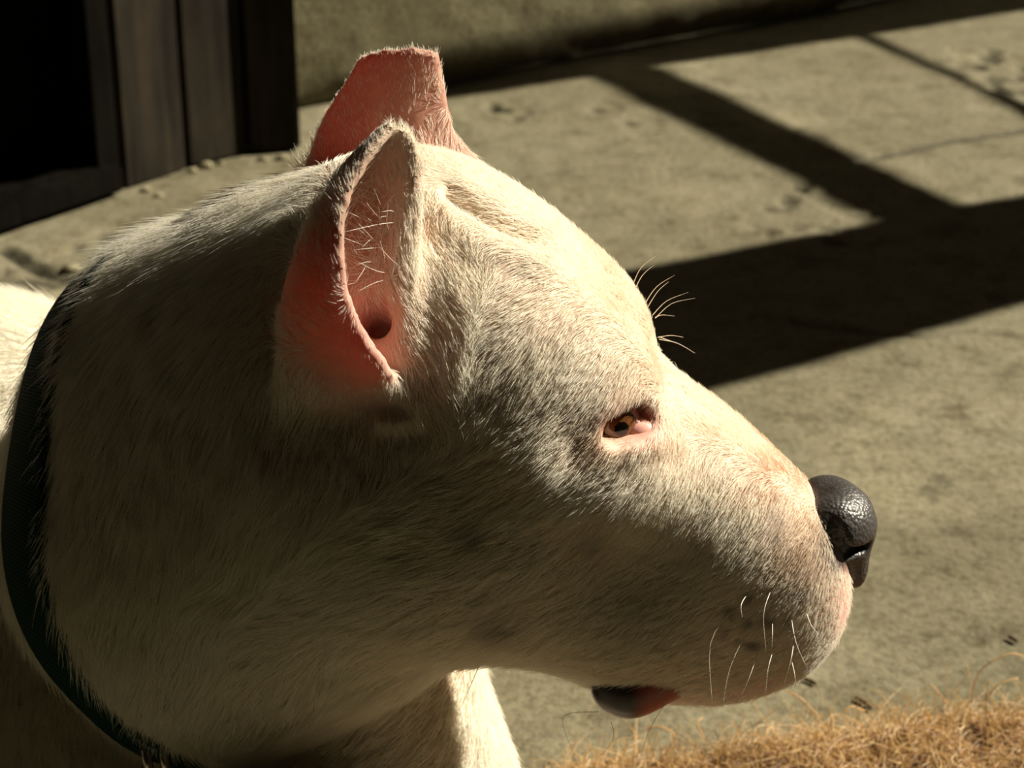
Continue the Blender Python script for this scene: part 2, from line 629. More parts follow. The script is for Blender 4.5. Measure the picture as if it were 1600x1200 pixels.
def make_kennel():
    rc = onfloor(470, 236)                       # front right foot
    fd = -WDIR                                   # along the front, towards picture left
    k = tag(empty('dog_kennel', rc), 'dark plank kennel with a doorway blackened as shade, beside the wall', 'kennel')
    up = np.array([0, 0, 1.0])
    H, DEEP = 0.86, 0.10
    feet = [(470, 236), (386, 240), (291, 262), (192, 292)]
    for a, b, dz in zip(feet[:-1], feet[1:], (0.006, 0.004, 0.0)):
        A, B = onfloor(*a), onfloor(*b)
        d = B - A; gap = 0.0025 * d / np.linalg.norm(d)
        nrm = np.array([-d[1], d[0], 0]); nrm /= np.linalg.norm(nrm)
        if nrm @ WNRM < 0: nrm = -nrm
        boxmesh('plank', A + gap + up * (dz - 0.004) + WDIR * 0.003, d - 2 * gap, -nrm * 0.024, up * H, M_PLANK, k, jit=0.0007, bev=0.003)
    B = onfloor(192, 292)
    boxmesh('gap_shade_board', rc - WNRM * 0.045 - WDIR * 0.004 + up * 0.004, (B - rc) * 0.98, -WNRM * 0.012, up * (H - .01), M_BLACK, k)  # black board added to keep the gaps between planks dark
    sill = onfloor(0, 366) - onfloor(197, 298)
    sill_d = sill / np.linalg.norm(sill)
    # door post, threshold, far post, inner lining, roof
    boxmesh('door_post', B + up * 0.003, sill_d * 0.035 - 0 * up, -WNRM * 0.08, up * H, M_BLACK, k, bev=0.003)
    boxmesh('threshold', onfloor(197, 300) + up * 0.001, sill_d * 0.62, -WNRM * 0.05, up * 0.03, M_BLACK, k, bev=0.004)  # black board laid where the doorway's shade meets the ground
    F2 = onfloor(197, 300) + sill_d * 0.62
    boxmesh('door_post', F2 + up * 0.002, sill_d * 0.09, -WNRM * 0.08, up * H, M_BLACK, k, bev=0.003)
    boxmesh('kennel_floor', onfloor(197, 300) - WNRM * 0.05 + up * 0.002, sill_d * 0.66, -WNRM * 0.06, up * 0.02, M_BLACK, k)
    boxmesh('back_board', B - WNRM * 0.085 + up * 0.03, sill_d * 0.72, -WNRM * 0.015, up * (H - .04), M_BLACK, k)  # black sheet closing the doorway in place of deep shade
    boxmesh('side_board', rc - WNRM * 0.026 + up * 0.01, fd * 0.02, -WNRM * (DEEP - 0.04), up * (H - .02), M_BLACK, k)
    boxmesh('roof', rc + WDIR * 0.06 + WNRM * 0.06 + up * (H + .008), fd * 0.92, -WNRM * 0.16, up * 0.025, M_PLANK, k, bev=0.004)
    return k


make_kennel()

# --- timber frame above the yard (out of the picture) whose shadow falls on the floor
M_BEAM = mat_wood('weathered_beam', (0.10, 0.075, 0.045), (0.25, 0.2, 0.13))


def make_frame():
    z = 1.25
    lift = SUN * (z / SUN[2])
    up = np.array([0, 0, 1.0])
    t = tag(empty('timber_frame', onfloor(1600, 240) + np.array([1.6, 0.6, 0])), 'weathered timber trellis frame standing beyond the picture on the right', 'trellis')

    def beam(name, pa, pb, pc, pd, ext=(0, 0)):
        """board whose shadow on the floor covers the quad a-b (one edge) and d-c (other edge)"""
        A, B, C_, D_ = [onfloor(*q) + lift for q in (pa, pb, pc, pd)]
        u = B - A; v = C_ - D_
        A, B = A - u * ext[0], B + u * ext[1]; D_, C_ = D_ - v * ext[0], C_ + v * ext[1]
        V = [A, B, C_, D_] + [q + up * 0.02 for q in (A, B, C_, D_)]
        F = [(3, 2, 1, 0), (4, 5, 6, 7), (0, 1, 5, 4), (1, 2, 6, 5), (2, 3, 7, 6), (3, 0, 4, 7)]
        o = mesh_obj(name, V, F, M_BEAM, t, smooth=False)
        return V
    wide = beam('wide_board', (975, 424), (1600, 305), (1600, 474), (1085, 620), (0.0, 1.2))
    # ragged lower right corner of the wide shadow
    cross = beam('cross_beam', (925, 110), (1380, 335), (1505, 322), (1035, 108), (0.01, 0.06))
    rail = beam('rail', (690, 157), (1600, 17), (1600, -47), (690, 131), (0.1, 0.7))
    beam('thin_rod', (1370, 60), (1600, 160), (1600, 168), (1376, 58), (0.2, 0.8))
    for q in (np.array(wide[1]) * .5 + np.array(wide[2]) * .5, np.array(rail[1]) * .5 + np.array(rail[2]) * .5):
        boxmesh('post', np.array([q[0], q[1], 0.0]) - np.array([.03, .03, 0]), (.06, 0, 0), (0, .06, 0), (0, 0, z + 0.02), M_BEAM, t, bev=.004)
    return t


make_frame()

# --- added porch over the camera's side of the yard, unseen: keeps that side in shade
M_ROOF = mat_wood('shade_roof_boards', (0.05, 0.04, 0.03), (0.12, 0.10, 0.07))


def make_shade_roof():
    p = tag(empty('added_shade_roof', (3.3, -2.3, 0)), 'unseen boarded porch roof on posts, added to shade the near side of the yard', 'porch')
    y0, y1, z = -2.6, 0.40, 2.2
    n = 12
    for i in range(n):
        a = y0 + (y1 - y0) * i / n
        boxmesh('roof_board', (-2.6, a, z), (6.0, 0, 0), (0, (y1 - y0) / n - 0.002, 0), (0, 0, 0.022), M_ROOF, p)
    for x, y in ((-2.5, -2.5), (3.3, -2.5), (3.3, 0.15), (-2.5, 0.15)):
        boxmesh('post', (x - .05, y - .05, -0.006), (.1, 0, 0), (0, .1, 0), (0, 0, z + .006), M_BEAM, p, bev=.005)
    for y in (-2.45, 0.15):
        boxmesh('beam', (-2.6, y - .04, z - .12), (6.0, 0, 0), (0, .08, 0), (0, 0, .12), M_BEAM, p, bev=.005)


make_shade_roof()

# added unseen house walls behind and beside the camera, blocking sky light
M_SHADE_WALL = mat_flat('shade_wall_render', (0.10, 0.085, 0.065), 0.9, nscale=8)
for nm, o0, ax_, ay_ in (('added_wall_front', (-2.7, -2.75, -0.006), (6.2, 0, 0), (0, .12, 0)), ('added_wall_left', (-2.75, -2.6, -0.006), (.12, 0, 0), (0, 2.5, 0)), ('added_wall_right', (3.45, -2.6, -0.006), (.12, 0, 0), (0, 2.5, 0))):
    w_ = boxmesh(nm, o0, ax_, ay_, (0, 0, 2.19), M_SHADE_WALL)
    tag(w_, 'unseen dim house wall added under the porch roof to block sky light', kind='structure')
# ------------------------------------------------------------------ the dog
def sheet(rows, nu, nv):
    """rows of control points (px, py, ymm[, half thickness mm]) -> dense 3D samples and radii"""
    R = np.array(rows, float)
    G = catmull(catmull(R, nu).transpose(1, 0, 2), nv)        # (nv, nu, c)
    G = G.reshape(-1, G.shape[-1])
    P = np.array([U(a, b, c) for a, b, c, *_ in G])
    return P, G[:, 3] / 1000


NEAR_EAR = [  # from the tip down; each row: back rim, back, inner wall, front rim
    [(611, 199, -58, 2.5), (604, 203, -54, 2.5), (612, 207, -50, 2.5), (630, 201, -52, 2.6)],
    [(572, 250, -68, 2.5), (552, 252, -60, 2.6), (588, 262, -46, 2.6), (648, 248, -50, 3.4)],
    [(536, 322, -78, 2.6), (506, 325, -68, 3.0), (558, 335, -42, 2.8), (640, 325, -52, 5.4)],
    [(529, 415, -84, 3.0), (466, 415, -72, 3.4), (530, 425, -44, 3.0), (628, 410, -56, 6.4)],
    [(548, 500, -84, 3.6), (450, 505, -72, 3.9), (510, 510, -46, 3.0), (628, 485, -58, 6.4)],
    [(600, 580, -78, 3.6), (455, 610, -62, 4.4), (520, 610, -44, 3.4), (640, 560, -60, 5.4)],
    [(616, 622, -56, 4.0), (475, 665, -48, 5.0), (540, 655, -40, 4.0), (645, 605, -52, 5.0)],
]
FAR_EAR = [
    [(566, 96, 66, 2.5), (590, 86, 60, 2.5), (640, 81, 54, 2.5), (678, 86, 54, 2.8)],
    [(540, 140, 72, 2.5), (572, 142, 60, 2.5), (630, 146, 50, 2.5), (688, 150, 54, 3.2)],
    [(512, 190, 76, 3.0), (558, 200, 58, 2.5), (630, 210, 46, 2.5), (700, 212, 52, 4.0)],
    [(488, 268, 72, 4.4), (545, 285, 56, 3.4), (630, 290, 42, 3.4), (735, 268, 46, 6.4)],
]


NECK_C = U(275, 812, 70)
NECK_N = np.array([0.77, -0.62, 0.28]); NECK_N /= np.linalg.norm(NECK_N)


def collar_edges(sdf, off, n=96, extra=0.0, cap=None):
    """points on the neck around the collar line, off metres along the neck"""
    a = np.cross(NECK_N, [0, 1.0, 0]); a /= np.linalg.norm(a); b = np.cross(NECK_N, a)
    th = np.linspace(0, 2 * math.pi, n, endpoint=False)
    D = np.cos(th)[:, None] * a + np.sin(th)[:, None] * b
    c = COLLAR_C + NECK_N * off
    r = np.full(n, 0.075)
    for _ in range(30):
        f = sdf(c + D * r[:, None])
        r = np.clip(r - 0.7 * f, 0.05, 0.135)
    if cap is not None:
        r2 = np.full(n, 0.075)
        for _ in range(30): r2 = np.clip(r2 - 0.7 * cap(c + D * r2[:, None]), 0.05, 0.15)
        r = np.clip(r2, r, r + 0.014)
    for _ in range(3): r = 0.5 * r + 0.25 * (np.roll(r, 1) + np.roll(r, -1))
    return c + D * (r + extra)[:, None], D


COLLAR_C = NECK_C + NECK_N * 0.021


def dog_sdf(full=True):
    s = SDF()
    # ---- body (not mirrored)
    B = dict(sym=False)
    s.ell(U(-30, 840, 190), (150, 118, 135), pitch=-10, yaw=-35, k=30, **B)   # shoulders
    s.ell(U(380, 1400, 90), (120, 96, 150), k=25, **B)                     # chest
    s.cap(U(570, 1085, 55), U(672, 1500, 55), 58, 76, k=30, **B)            # far upper arm
    s.ell(U(60, 1230, 90), (110, 80, 120), k=25, **B)                       # near upper arm
    s.ell(U(-450, 1050, 250), (230, 120, 125), yaw=-20, k=40, **B)          # back and ribs
    s.ell((-0.60, 0.33, 0.17), (170, 115, 125), k=40, **B)                  # rump
    for y in (-0.05, 0.075):                                                # forelegs lie forward
        s.cap((-0.10, y, 0.13), (-0.16, y, 0.045), 50, 38, k=25, **B)
        s.cap((-0.16, y, 0.045), (0.00, y - 0.01, 0.036), 36, 29, k=15, **B)
        s.ell((0.03, y - 0.01, 0.030), (42, 30, 28), k=12, **B)
    for y in (0.16, 0.44):                                                  # thighs and hind feet
        s.ell((-0.57, y, 0.12), (110, 45, 105), pitch=15, k=30, **B)
        s.cap((-0.50, y, 0.035), (-0.36, y, 0.030), 32, 26, k=20, **B)
    s.cap((-0.72, 0.36, 0.10), (-0.80, 0.46, 0.03), 26, 12, k=20, **B)      # tail
    if not full: s.items = []
    # ---- neck: folds over the collar, so it meets the chest in a crease
    s.cap(U(590, 690, 20), NECK_C + NECK_N * 0.035, 98, 101, k=9, **B)
    s.cap(U(620, 462, 5), U(310, 600, 55), 62, 70, k=30, **B)               # nape
    s.cap(U(335, 1000, 45), U(560, 935, 10), 57, 44, k=25, **B)             # dewlap
    # ---- head
    s.ell(U(745, 510), (72, 56, 52), pitch=38, k=25)                        # cranium
    s.ell(U(800, 560, -34), (60, 26, 38), pitch=38, k=20)                   # temple muscle
    s.ell(U(745, 690, -36), (72, 32, 58), pitch=30, k=22)                   # cheek
    s.ell(U(905, 585, -26), (32, 20, 26), pitch=30, k=18)                   # brow
    s.ell(U(890, 700, -36), (50, 20, 26), pitch=30, k=20)                   # cheek bone
    s.cap(U(985, 688), U(1226, 822), 23, 17.5, flat=1.25, k=18)             # nose bridge
    s.ell(U(1045, 790, -14), (66, 30, 41), pitch=36, k=20)                  # muzzle side
    s.ell(U(1105, 943, -10), (52, 23, 51), pitch=10, k=26)                  # flew
    s.ell(U(1195, 936, -9), (36, 23, 37), pitch=20, k=18)                  # lip front
    s.cap(U(690, 815, -12), U(950, 925, -4), 50, 40, k=26)                 # jaw
    # eye opening
    s.ell(U(976, 664, -50), (11.5, 14, 6.2), pitch=-4, k=5, op='-')
    s.ell(U(1000, 656, -50), (6, 14, 6), pitch=-6, k=4, op='-')
    # ---- ears
    P, r = sheet(NEAR_EAR, 46, 72); s.pts(P, r, k=8)
    P, r = sheet(FAR_EAR, 40, 44); s.pts(P, r, k=7)
    # ear canal
    s.cap(U(585, 490, -62), U(600, 530, -42), 6.5, 5, k=8, op='-', sym=False)
    return s


V, Fq = surface(dog_sdf(), (-0.84, -0.16, -0.004), (0.24, 0.52, 0.56), 0.0024, smooth=3)


def bumps(V, Fq, feats, near=True):
    """small sculpting strokes: (polyline of pixels on the near side, width px, height mm)"""
    n = vnormals(V, Fq)
    px, py = proj(V)
    P = np.stack([px, py], 1)
    face = np.clip(((CAM - V) * n).sum(1) / np.linalg.norm(CAM - V, axis=1) * 4 + 0.4, 0, 1) * np.clip((0.03 - V[:, 1]) / 0.02, 0, 1)
    d = np.zeros(len(V))
    for line, w, h in feats:
        line = np.array(line, float)
        if len(line) == 1: dist = np.linalg.norm(P - line[0], axis=1)
        else: dist = seg_dist(P, catmull(line, 12))
        d += h / 1000 * np.exp(-(dist / w) ** 2)
    return V + n * (d * face)[:, None]


FEATS = [
    ([(705, 305), (770, 345), (850, 382)], 11, -5.0),     # forehead wrinkle
    ([(690, 338), (770, 384), (850, 414)], 22, 2.6),
    ([(720, 290), (790, 325), (860, 365)], 16, 2.0),
    ([(716, 440), (722, 540), (700, 615)], 12, 0.7),      # hair ridge in front of the ear
    ([(640, 625), (650, 650), (600, 655)], 14, 2.5),
    ([(905, 700)], 45, -2.5),
    ([(990, 700), (1040, 690)], 16, 1.5),
]
V = bumps(V, Fq, FEATS)

px, py = proj(V)
NRM = vnormals(V, Fq)


def blob(px, py, pts):
    o = np.zeros(len(px))
    for x, y, rx, ry, a in pts:
        o = np.maximum(o, a * np.exp(-(((px - x) / rx) ** 2 + ((py - y) / ry) ** 2)))
    return o


def region_thin(P):
    """how much light the tissue lets through: the ear shells only"""
    px, py = proj(P)
    near = (P[:, 1] < -0.036) * np.clip((660 - py) / 60, 0, 1) * np.clip((645 - px) / 40, 0, 1) * (px > 420)
    far = (P[:, 1] > 0.036) * np.clip((275 - py) / 30, 0, 1) * (px > 440) * (px < 760)
    near = near * 0.62 * (0.45 + 0.55 * np.clip((py - 330) / 120, 0, 1))
    return np.clip(near + 0.75 * far, 0, 1.0)


EYE_PX = (985, 663)


def bare(px, py, y):
    """0..1 how bare the skin is (lips, eye rim, inner ear, nose edge) on the near side"""
    b = blob(px, py, [(990, 668, 42, 30, 1.0), (1330, 950, 22, 60, 0.75), (1290, 745, 40, 18, 0.6), (1080, 1105, 90, 18, .6), (1200, 1080, 70, 20, .6),
                      (575, 520, 40, 60, 0.85), (560, 360, 40, 80, 0.6), (590, 560, 30, 30, .9)])
    return b * (y < 0.02)


skin = np.tile(np.array([0.64, 0.50, 0.38]), (len(V), 1))
pk = blob(px, py, [(1000, 670, 50, 40, 1), (1330, 960, 40, 90, 1), (1200, 1080, 200, 40, .8), (560, 500, 80, 150, 1), (1250, 740, 90, 40, .6)])[:, None]
skin = skin * (1 - pk) + np.array([0.78, 0.40, 0.33]) * pk
nb = np.clip(1.6 * blob(px, py, [(1310, 850, 32, 50, 1)]), 0, 1)[:, None]
skin = skin * (1 - nb) + np.array([0.06, 0.04, 0.035]) * nb
eb = blob(px, py, [(940, 665, 26, 22, 1)])[:, None]
skin = skin * (1 - eb * .7) + np.array([0.25, 0.09, 0.05]) * eb * .7
ic = blob(px, py, [(570, 350, 42, 110, .8)])[:, None] * (V[:, 1:2] < -0.02)  # shade of the ear cavity put into the skin colour
skin = skin * (1 - ic) + np.array([0.42, 0.19, 0.13]) * ic
rd = blob(px, py, [(1002, 652, 16, 10, 1)])[:, None] * (V[:, 1:2] < 0)
skin = skin * (1 - rd) + np.array([0.55, 0.13, 0.09]) * rd
fe = ((V[:, 1] > 0.036) & (py < 270) & (px > 440) & (px < 760))[:, None]  # far ear skin reddened to add to the sun glow
skin = np.where(fe, np.array([0.60, 0.34, 0.26]), skin)
thin = region_thin(V)
dog = mesh_obj('dog', V, Fq, mat_skin('dog_skin'))
vcol(dog, 'pigment', skin)
vcol(dog, 'thin', np.repeat((thin * 0.32)[:, None], 3, 1))
tag(dog, 'large white short-haired dog with cropped upright ears, head in profile', 'dog')

# ---- nose leather
s = SDF()
s.ell(U(1306, 816), (18, 20, 18), pitch=20, k=6)
s.ell(U(1296, 828, -11), (14, 10, 15), pitch=30, k=5)
s.ell(U(1288, 846, -12), (11, 9, 14), pitch=25, k=5)
s.ell(U(1330, 862), (8, 9, 18), pitch=-10, k=7)
s.cap(U(1302, 815, -22), U(1316, 868, -21), 2.2, 3.0, k=4, op='-')
s.cap(U(1318, 870, -20), U(1345, 850, -10), 3.6, 3.4, k=4, op='-')
s.cap(U(1368, 790, 0), U(1352, 900, 0), 1.4, 1.4, k=3, op='-')
NV, NF = surface(s, U(1312, 830) - 0.04, U(1312, 830) + 0.04, 0.0008, smooth=2)
m_nose, nt, bs = new_mat('nose_leather')
co = obj_coords(nt)
vo = N(nt, 'ShaderNodeTexVoronoi'); vo.inputs['Scale'].default_value = 620; L(nt, co, vo.inputs['Vector'])
nn = noise(nt, co, 90, 4)
L(nt, ramp(nt, nn, [(0.3, (0.024, 0.021, 0.020)), (0.7, (0.055, 0.050, 0.048))]), bs.inputs['Base Color'])
bs.inputs['Roughness'].default_value = 0.42
bs.inputs['Specular IOR Level'].default_value = 0.6
iv = N(nt, 'ShaderNodeMath', operation='MULTIPLY'); L(nt, vo.outputs['Distance'], iv.inputs[0]); iv.inputs[1].default_value = -1
bump(nt, iv.outputs[0], bs, 0.6, 0.0006)
nose = mesh_obj('nose', NV, NF, m_nose, dog)
nose['label'] = 'glossy black nose leather with comma-shaped nostril'

# ---- eyes: eyeball with brown iris, pink inner corner
m_eye, nt, bs = new_mat('eyeball')
a = N(nt, 'ShaderNodeAttribute'); a.attribute_name = 'pigment'
L(nt, a.outputs['Color'], bs.inputs['Base Color']); bs.inputs['Roughness'].default_value = 0.08
bs.inputs['Coat Weight'].default_value = 0.6
m_pink = mat_flat('pink_inner_lid', (0.80, 0.42, 0.36), 0.35, nscale=300)


def ball(c, r, nu=40, nv=28):
    Vb = []; 
    for j in range(nv + 1):
        th = math.pi * j / nv
        for i in range(nu):
            ph = 2 * math.pi * i / nu
            Vb.append((math.sin(th) * math.cos(ph), math.sin(th) * math.sin(ph), math.cos(th)))
    Vb = np.array(Vb)
    Fb = np.array([[j * nu + i, (j + 1) * nu + i, (j + 1) * nu + (i + 1) % nu, j * nu + (i + 1) % nu] for j in range(nv) for i in range(nu)])
    return np.asarray(c) + Vb * np.asarray(r), Fb, Vb


for sgn in (-1, 1):
    c = U(957, 657, -38.0); c[1] *= -sgn
    gaze = np.array([0.28, sgn * 0.94, 0.10]); gaze /= np.linalg.norm(gaze)
    ev, ef, un = ball(c, 0.0115, 128, 90)
    ca = un @ gaze
    colr = np.where((ca > 0.962)[:, None], (0.006, 0.004, 0.003), np.where((ca > 0.80)[:, None], (0.15, 0.060, 0.02), np.where((ca > 0.74)[:, None], (0.02, 0.012, 0.01), (0.45, 0.22, 0.18))))
    eye = mesh_obj('eye', ev, ef, m_eye, dog)
    vcol(eye, 'pigment', colr)
    if sgn < 0: eye['label'] = 'brown eye half hidden under the brow'
    c2 = U(999, 674, -41.5); c2[1] *= -sgn
    pv, pf, _ = ball(c2, (0.0085, 0.0065, 0.0058), 24, 16)
    lid = mesh_obj('inner_eyelid', pv, pf, m_pink, eye)

# ---- lower lip hanging at the mouth corner
s = SDF()
s.ell(U(975, 1072, -28), (15, 9, 15), pitch=-10, k=6)
s.ell(U(1005, 1078, -24), (13, 8, 9), pitch=-25, k=6)
s.cap(U(985, 1060, -20), U(1150, 1010, -4), 14, 16, k=8)
LV, LF = surface(s, U(1040, 1050) - 0.075, U(1040, 1050) + 0.075, 0.0015, smooth=2)
m_lip, nt, bs = new_mat('lip_skin')
a = N(nt, 'ShaderNodeAttribute'); a.attribute_name = 'pigment'
L(nt, a.outputs['Color'], bs.inputs['Base Color']); bs.inputs['Roughness'].default_value = 0.35
lip = mesh_obj('lower_lip', LV, LF, m_lip, dog)
lx, ly = proj(LV)
w = np.clip((lx - 985) / 30, 0, 1)[:, None]
vcol(lip, 'pigment', np.array([0.02, 0.011, 0.009]) * (1 - w) + np.array([0.34, 0.06, 0.04]) * w)
lip['label'] = 'dark lower lip with red inner edge'
# ------------------------------------------------------------------ the coat
FLOW = [  # px, py, direction in the picture (right, down)
    (1290, 745, -.8, -.4), (1200, 700, -.85, -.45), (1100, 645, -.8, -.55), (1260, 800, -.6, .6), (1180, 780, -.6, .7), (1100, 740, -.4, .9), (1050, 800, -.4, .9),
    (1050, 900, -.8, .55), (1250, 900, -.5, .8), (1200, 980, -.75, .5), (1300, 980, -.3, .9), (1100, 1050, -.9, .35), (1000, 980, -.9, .4), (1250, 1040, -.6, .6),
    (1040, 590, -.6, -.6), (1010, 500, -.9, -.35), (960, 450, -.8, -.5), (880, 370, -.85, -.4), (800, 320, -.9, -.3), (740, 290, -.9, -.1),
    (1040, 660, -.1, .95), (980, 600, -.5, .75), (930, 560, -.6, .7), (900, 480, -.7, .45), (860, 560, -.55, .8), (800, 480, -.8, .5), (770, 560, -.75, .65), (760, 640, -.65, .75),
    (960, 720, -.6, .7), (900, 700, -.75, .6), (880, 800, -.8, .5), (950, 850, -.75, .6), (800, 720, -.9, .3), (800, 850, -.98, .15), (700, 780, -1, .05), (700, 900, -1, .1), (600, 860, -1, .15),
    (850, 980, -.95, .25), (700, 990, -.9, .3), (600, 1000, -.9, .2), (640, 1030, -.5, .8), (760, 1035, -.6, .7),
    (500, 900, -.8, .5), (450, 980, -.9, .1), (480, 780, -.5, .85), (400, 850, -.3, .95), (350, 920, -.7, .6), (300, 980, -.2, .9), (250, 850, -.1, 1),
    (300, 700, -.15, 1), (200, 650, -.25, 1), (150, 550, -.5, .85), (400, 600, -.2, 1), (420, 450, -.6, .75), (300, 480, -.7, .7), (380, 330, -.85, .4), (450, 300, -.85, .35), (250, 380, -.85, .4), (200, 430, -.8, .55),
    (330, 1080, -.3, .9), (250, 1100, -.4, .85), (430, 1100, -.2, .95), (520, 1060, .1, .95),
    (60, 1000, -.05, 1), (150, 1130, .15, 1), (40, 520, -.9, .3), (10, 1150, .1, 1), (300, 1190, .2, .95), (450, 1180, -.6, .7), (560, 1120, -.7, .6), (640, 1090, -.8, .4), (700, 1130, -.9, .3), (620, 1180, -.85, .45), (760, 1180, -.7, .5),
    (640, 420, .3, .75), (660, 330, .2, .9), (690, 480, .75, .5), (650, 540, .5, .8), (700, 560, .5, .85), (640, 600, .3, .95), (690, 620, .5, .85), (700, 400, .5, .75), (600, 620, .3, .95), (560, 650, -.1, 1), (500, 640, -.3, .95),
    (560, 240, .1, -1), (500, 380, 0, -1), (470, 500, -.2, -.9), (640, 230, .1, -1), (620, 120, .05, -1), (560, 140, -.3, -.9), (690, 140, .1, -1), (540, 220, -.4, -.8),
]
LENG = [  # px, py, hair length mm
    (1280, 740, 2.6), (1200, 700, 4), (1100, 640, 5), (1250, 850, 4), (1150, 800, 6), (1200, 1000, 4.5), (1050, 950, 6.5), (1000, 1050, 6), (1030, 560, 3.8), (950, 450, 4.2), (880, 380, 4.5), (800, 320, 5.5),
    (900, 550, 5.5), (980, 660, 4), (800, 560, 6.5), (850, 750, 8), (750, 850, 10), (600, 900, 12), (680, 560, 9), (640, 400, 8), (660, 300, 6), (500, 800, 15), (400, 700, 18), (250, 700, 18), (300, 450, 18),
    (250, 370, 20), (430, 300, 18), (300, 1000, 18), (300, 1130, 18), (450, 1100, 15), (650, 1030, 9), (50, 1000, 18), (40, 500, 18), (600, 1120, 14), (750, 1150, 12),
    (560, 230, 3), (480, 450, 3), (540, 370, 4), (620, 130, 2.6), (560, 560, 3), (690, 150, 3.2), (550, 130, 3), (600, 90, 3), (640, 230, 4),
]


def idw(px, py, table, power=3.0):
    T = np.array(table, float)
    num = 0; den = 0
    for row in T:
        w = 1.0 / (((px - row[0]) ** 2 + (py - row[1]) ** 2) ** (power / 2) + 30000.0)
        num = num + w[:, None] * row[2:][None]; den = den + w
    return num / den[:, None]


def make_fur(nhair):
    T = np.concatenate([Fq[:, [0, 1, 2]], Fq[:, [0, 2, 3]]])
    e1 = V[T[:, 1]] - V[T[:, 0]]; e2 = V[T[:, 2]] - V[T[:, 0]]
    cr = np.cross(e1, e2); area = np.linalg.norm(cr, axis=1) / 2
    n = cr / (2 * area[:, None] + 1e-15)
    c = V[T].mean(1)
    tx, ty = proj(c)
    vd = (CAM - c); vd /= np.linalg.norm(vd, axis=1)[:, None]
    facing = (n * vd).sum(1)
    inframe = (tx > -150) & (tx < 1750) & (ty > -150) & (ty < 1330)
    w = area * np.where(inframe, np.clip(facing * 2 + 0.75, 0.12, 1.0), 0.10)
    w *= 1 + 0.9 * np.clip((tx - 700) / 300, 0, 1)                       # shorter hair stands denser
    cdf = np.cumsum(w); cdf /= cdf[-1]
    t = np.searchsorted(cdf, rng.random(nhair))
    r1 = np.sqrt(rng.random(nhair)); r2 = rng.random(nhair)
    a0, a1, a2 = V[T[t, 0]], V[T[t, 1]], V[T[t, 2]]
    root = a0 * (1 - r1)[:, None] + a1 * (r1 * (1 - r2))[:, None] + a2 * (r1 * r2)[:, None]
    nn = NRM[T[t, 0]] * (1 - r1)[:, None] + NRM[T[t, 1]] * (r1 * (1 - r2))[:, None] + NRM[T[t, 2]] * (r1 * r2)[:, None]
    nn /= np.linalg.norm(nn, axis=1)[:, None] + 1e-12
    px, py = proj(root)
    # far side of the head: read the tables at the mirrored place
    far = (root[:, 1] > 0.012) & (px > 640)
    mir = root.copy(); mir[far, 1] *= -1
    qx, qy = proj(mir)
    b = bare(qx, qy, np.full(nhair, -1.0))
    keep = rng.random(nhair) > b * 0.97
    th = region_thin(root)
    keep &= rng.random(nhair) > th * 0.5
    # no hair inside the eye, under the nose or lip
    keep &= ~((np.hypot((qx - 985) / 36, (qy - 663) / 24) < 1.0))
    nosec = U(1308, 820)
    keep &= np.linalg.norm((root - nosec) / np.array([0.020, 0.022, 0.021]), axis=1) > 1
    keep &= root[:, 2] > 0.003
    ax = (root - COLLAR_C) @ NECK_N                                       # no hair grows through the collar
    rad_c = np.linalg.norm(root - COLLAR_C - ax[:, None] * NECK_N, axis=1)
    keep &= ~((np.abs(ax + 0.0015) < 0.0185) & (rad_c < 0.17))
    root, nn, qx, qy, th = root[keep], nn[keep], qx[keep], qy[keep], th[keep]
    m = len(root)
    fl = idw(qx, qy, FLOW)
    ln = idw(qx, qy, LENG)[:, 0] / 1000
    d = fl[:, :1] * AX_R + (-fl[:, 1:2]) * AX_U
    d -= nn * (d * nn).sum(1)[:, None]
    d /= np.linalg.norm(d, axis=1)[:, None] + 1e-9
    # swirl the flow a little in patches, jitter single hairs, clump neighbours
    side = np.cross(nn, d)
    ang = 0.35 * vnoise(root, 55, 3, 2) + 0.22 * vnoise(root, 260, 4, 1) + rng.normal(0, 0.13, m)
    d = d * np.cos(ang)[:, None] + side * np.sin(ang)[:, None]
    lift = np.clip(0.18 + 0.13 * vnoise(root, 90, 8, 2) + rng.normal(0, 0.10, m), 0.03, 1.1)
    lift *= np.where(th > 0.25, 0.8, 1.0)
    ln = ln * np.clip(rng.normal(0.95, 0.20, m), 0.4, 1.5)
    K = 4
    pts = np.zeros((m, K, 3))
    s = np.linspace(0, 1, K)
    bend = np.clip(lift[:, None] * (1.35 - 0.9 * s[None]), -0.1, 1.3)
    p = root - nn * 0.0004
    wav = rng.normal(0, 0.16, m)
    for k in range(K):
        pts[:, k] = p
        if k < K - 1:
            aa = bend[:, k]
            dd = d * np.cos(aa)[:, None] + nn * np.sin(aa)[:, None] + side * (wav * (s[k] - 0.3))[:, None]
            p = p + dd * (ln / (K - 1))[:, None]
    r0 = np.where(ln > 0.010, 0.000105, 0.000085) * np.clip(rng.normal(1, 0.2, m), .5, 1.6)
    rad = r0[:, None] * np.array([1.0, 0.95, 0.75, 0.12])[None]
    # colour: cream white, fawn on the bridge of the nose, darker freckles on the lip
    col = np.tile(np.array([0.95, 0.90, 0.785]), (m, 1)) * np.clip(rng.normal(1, 0.09, m), .7, 1.15)[:, None]
    fawn = blob(qx, qy, [(1230, 745, 70, 40, .75), (1255, 840, 45, 70, .7), (1010, 580, 40, 50, .35), (930, 480, 120, 45, .25), (1100, 690, 90, 30, .3), (940, 690, 40, 30, .6)])
    fawn = fawn * np.clip(rng.normal(1, .35, m), 0, 1.3)
    col = col * (1 - fawn[:, None]) + np.array([0.50, 0.29, 0.13]) * fawn[:, None]
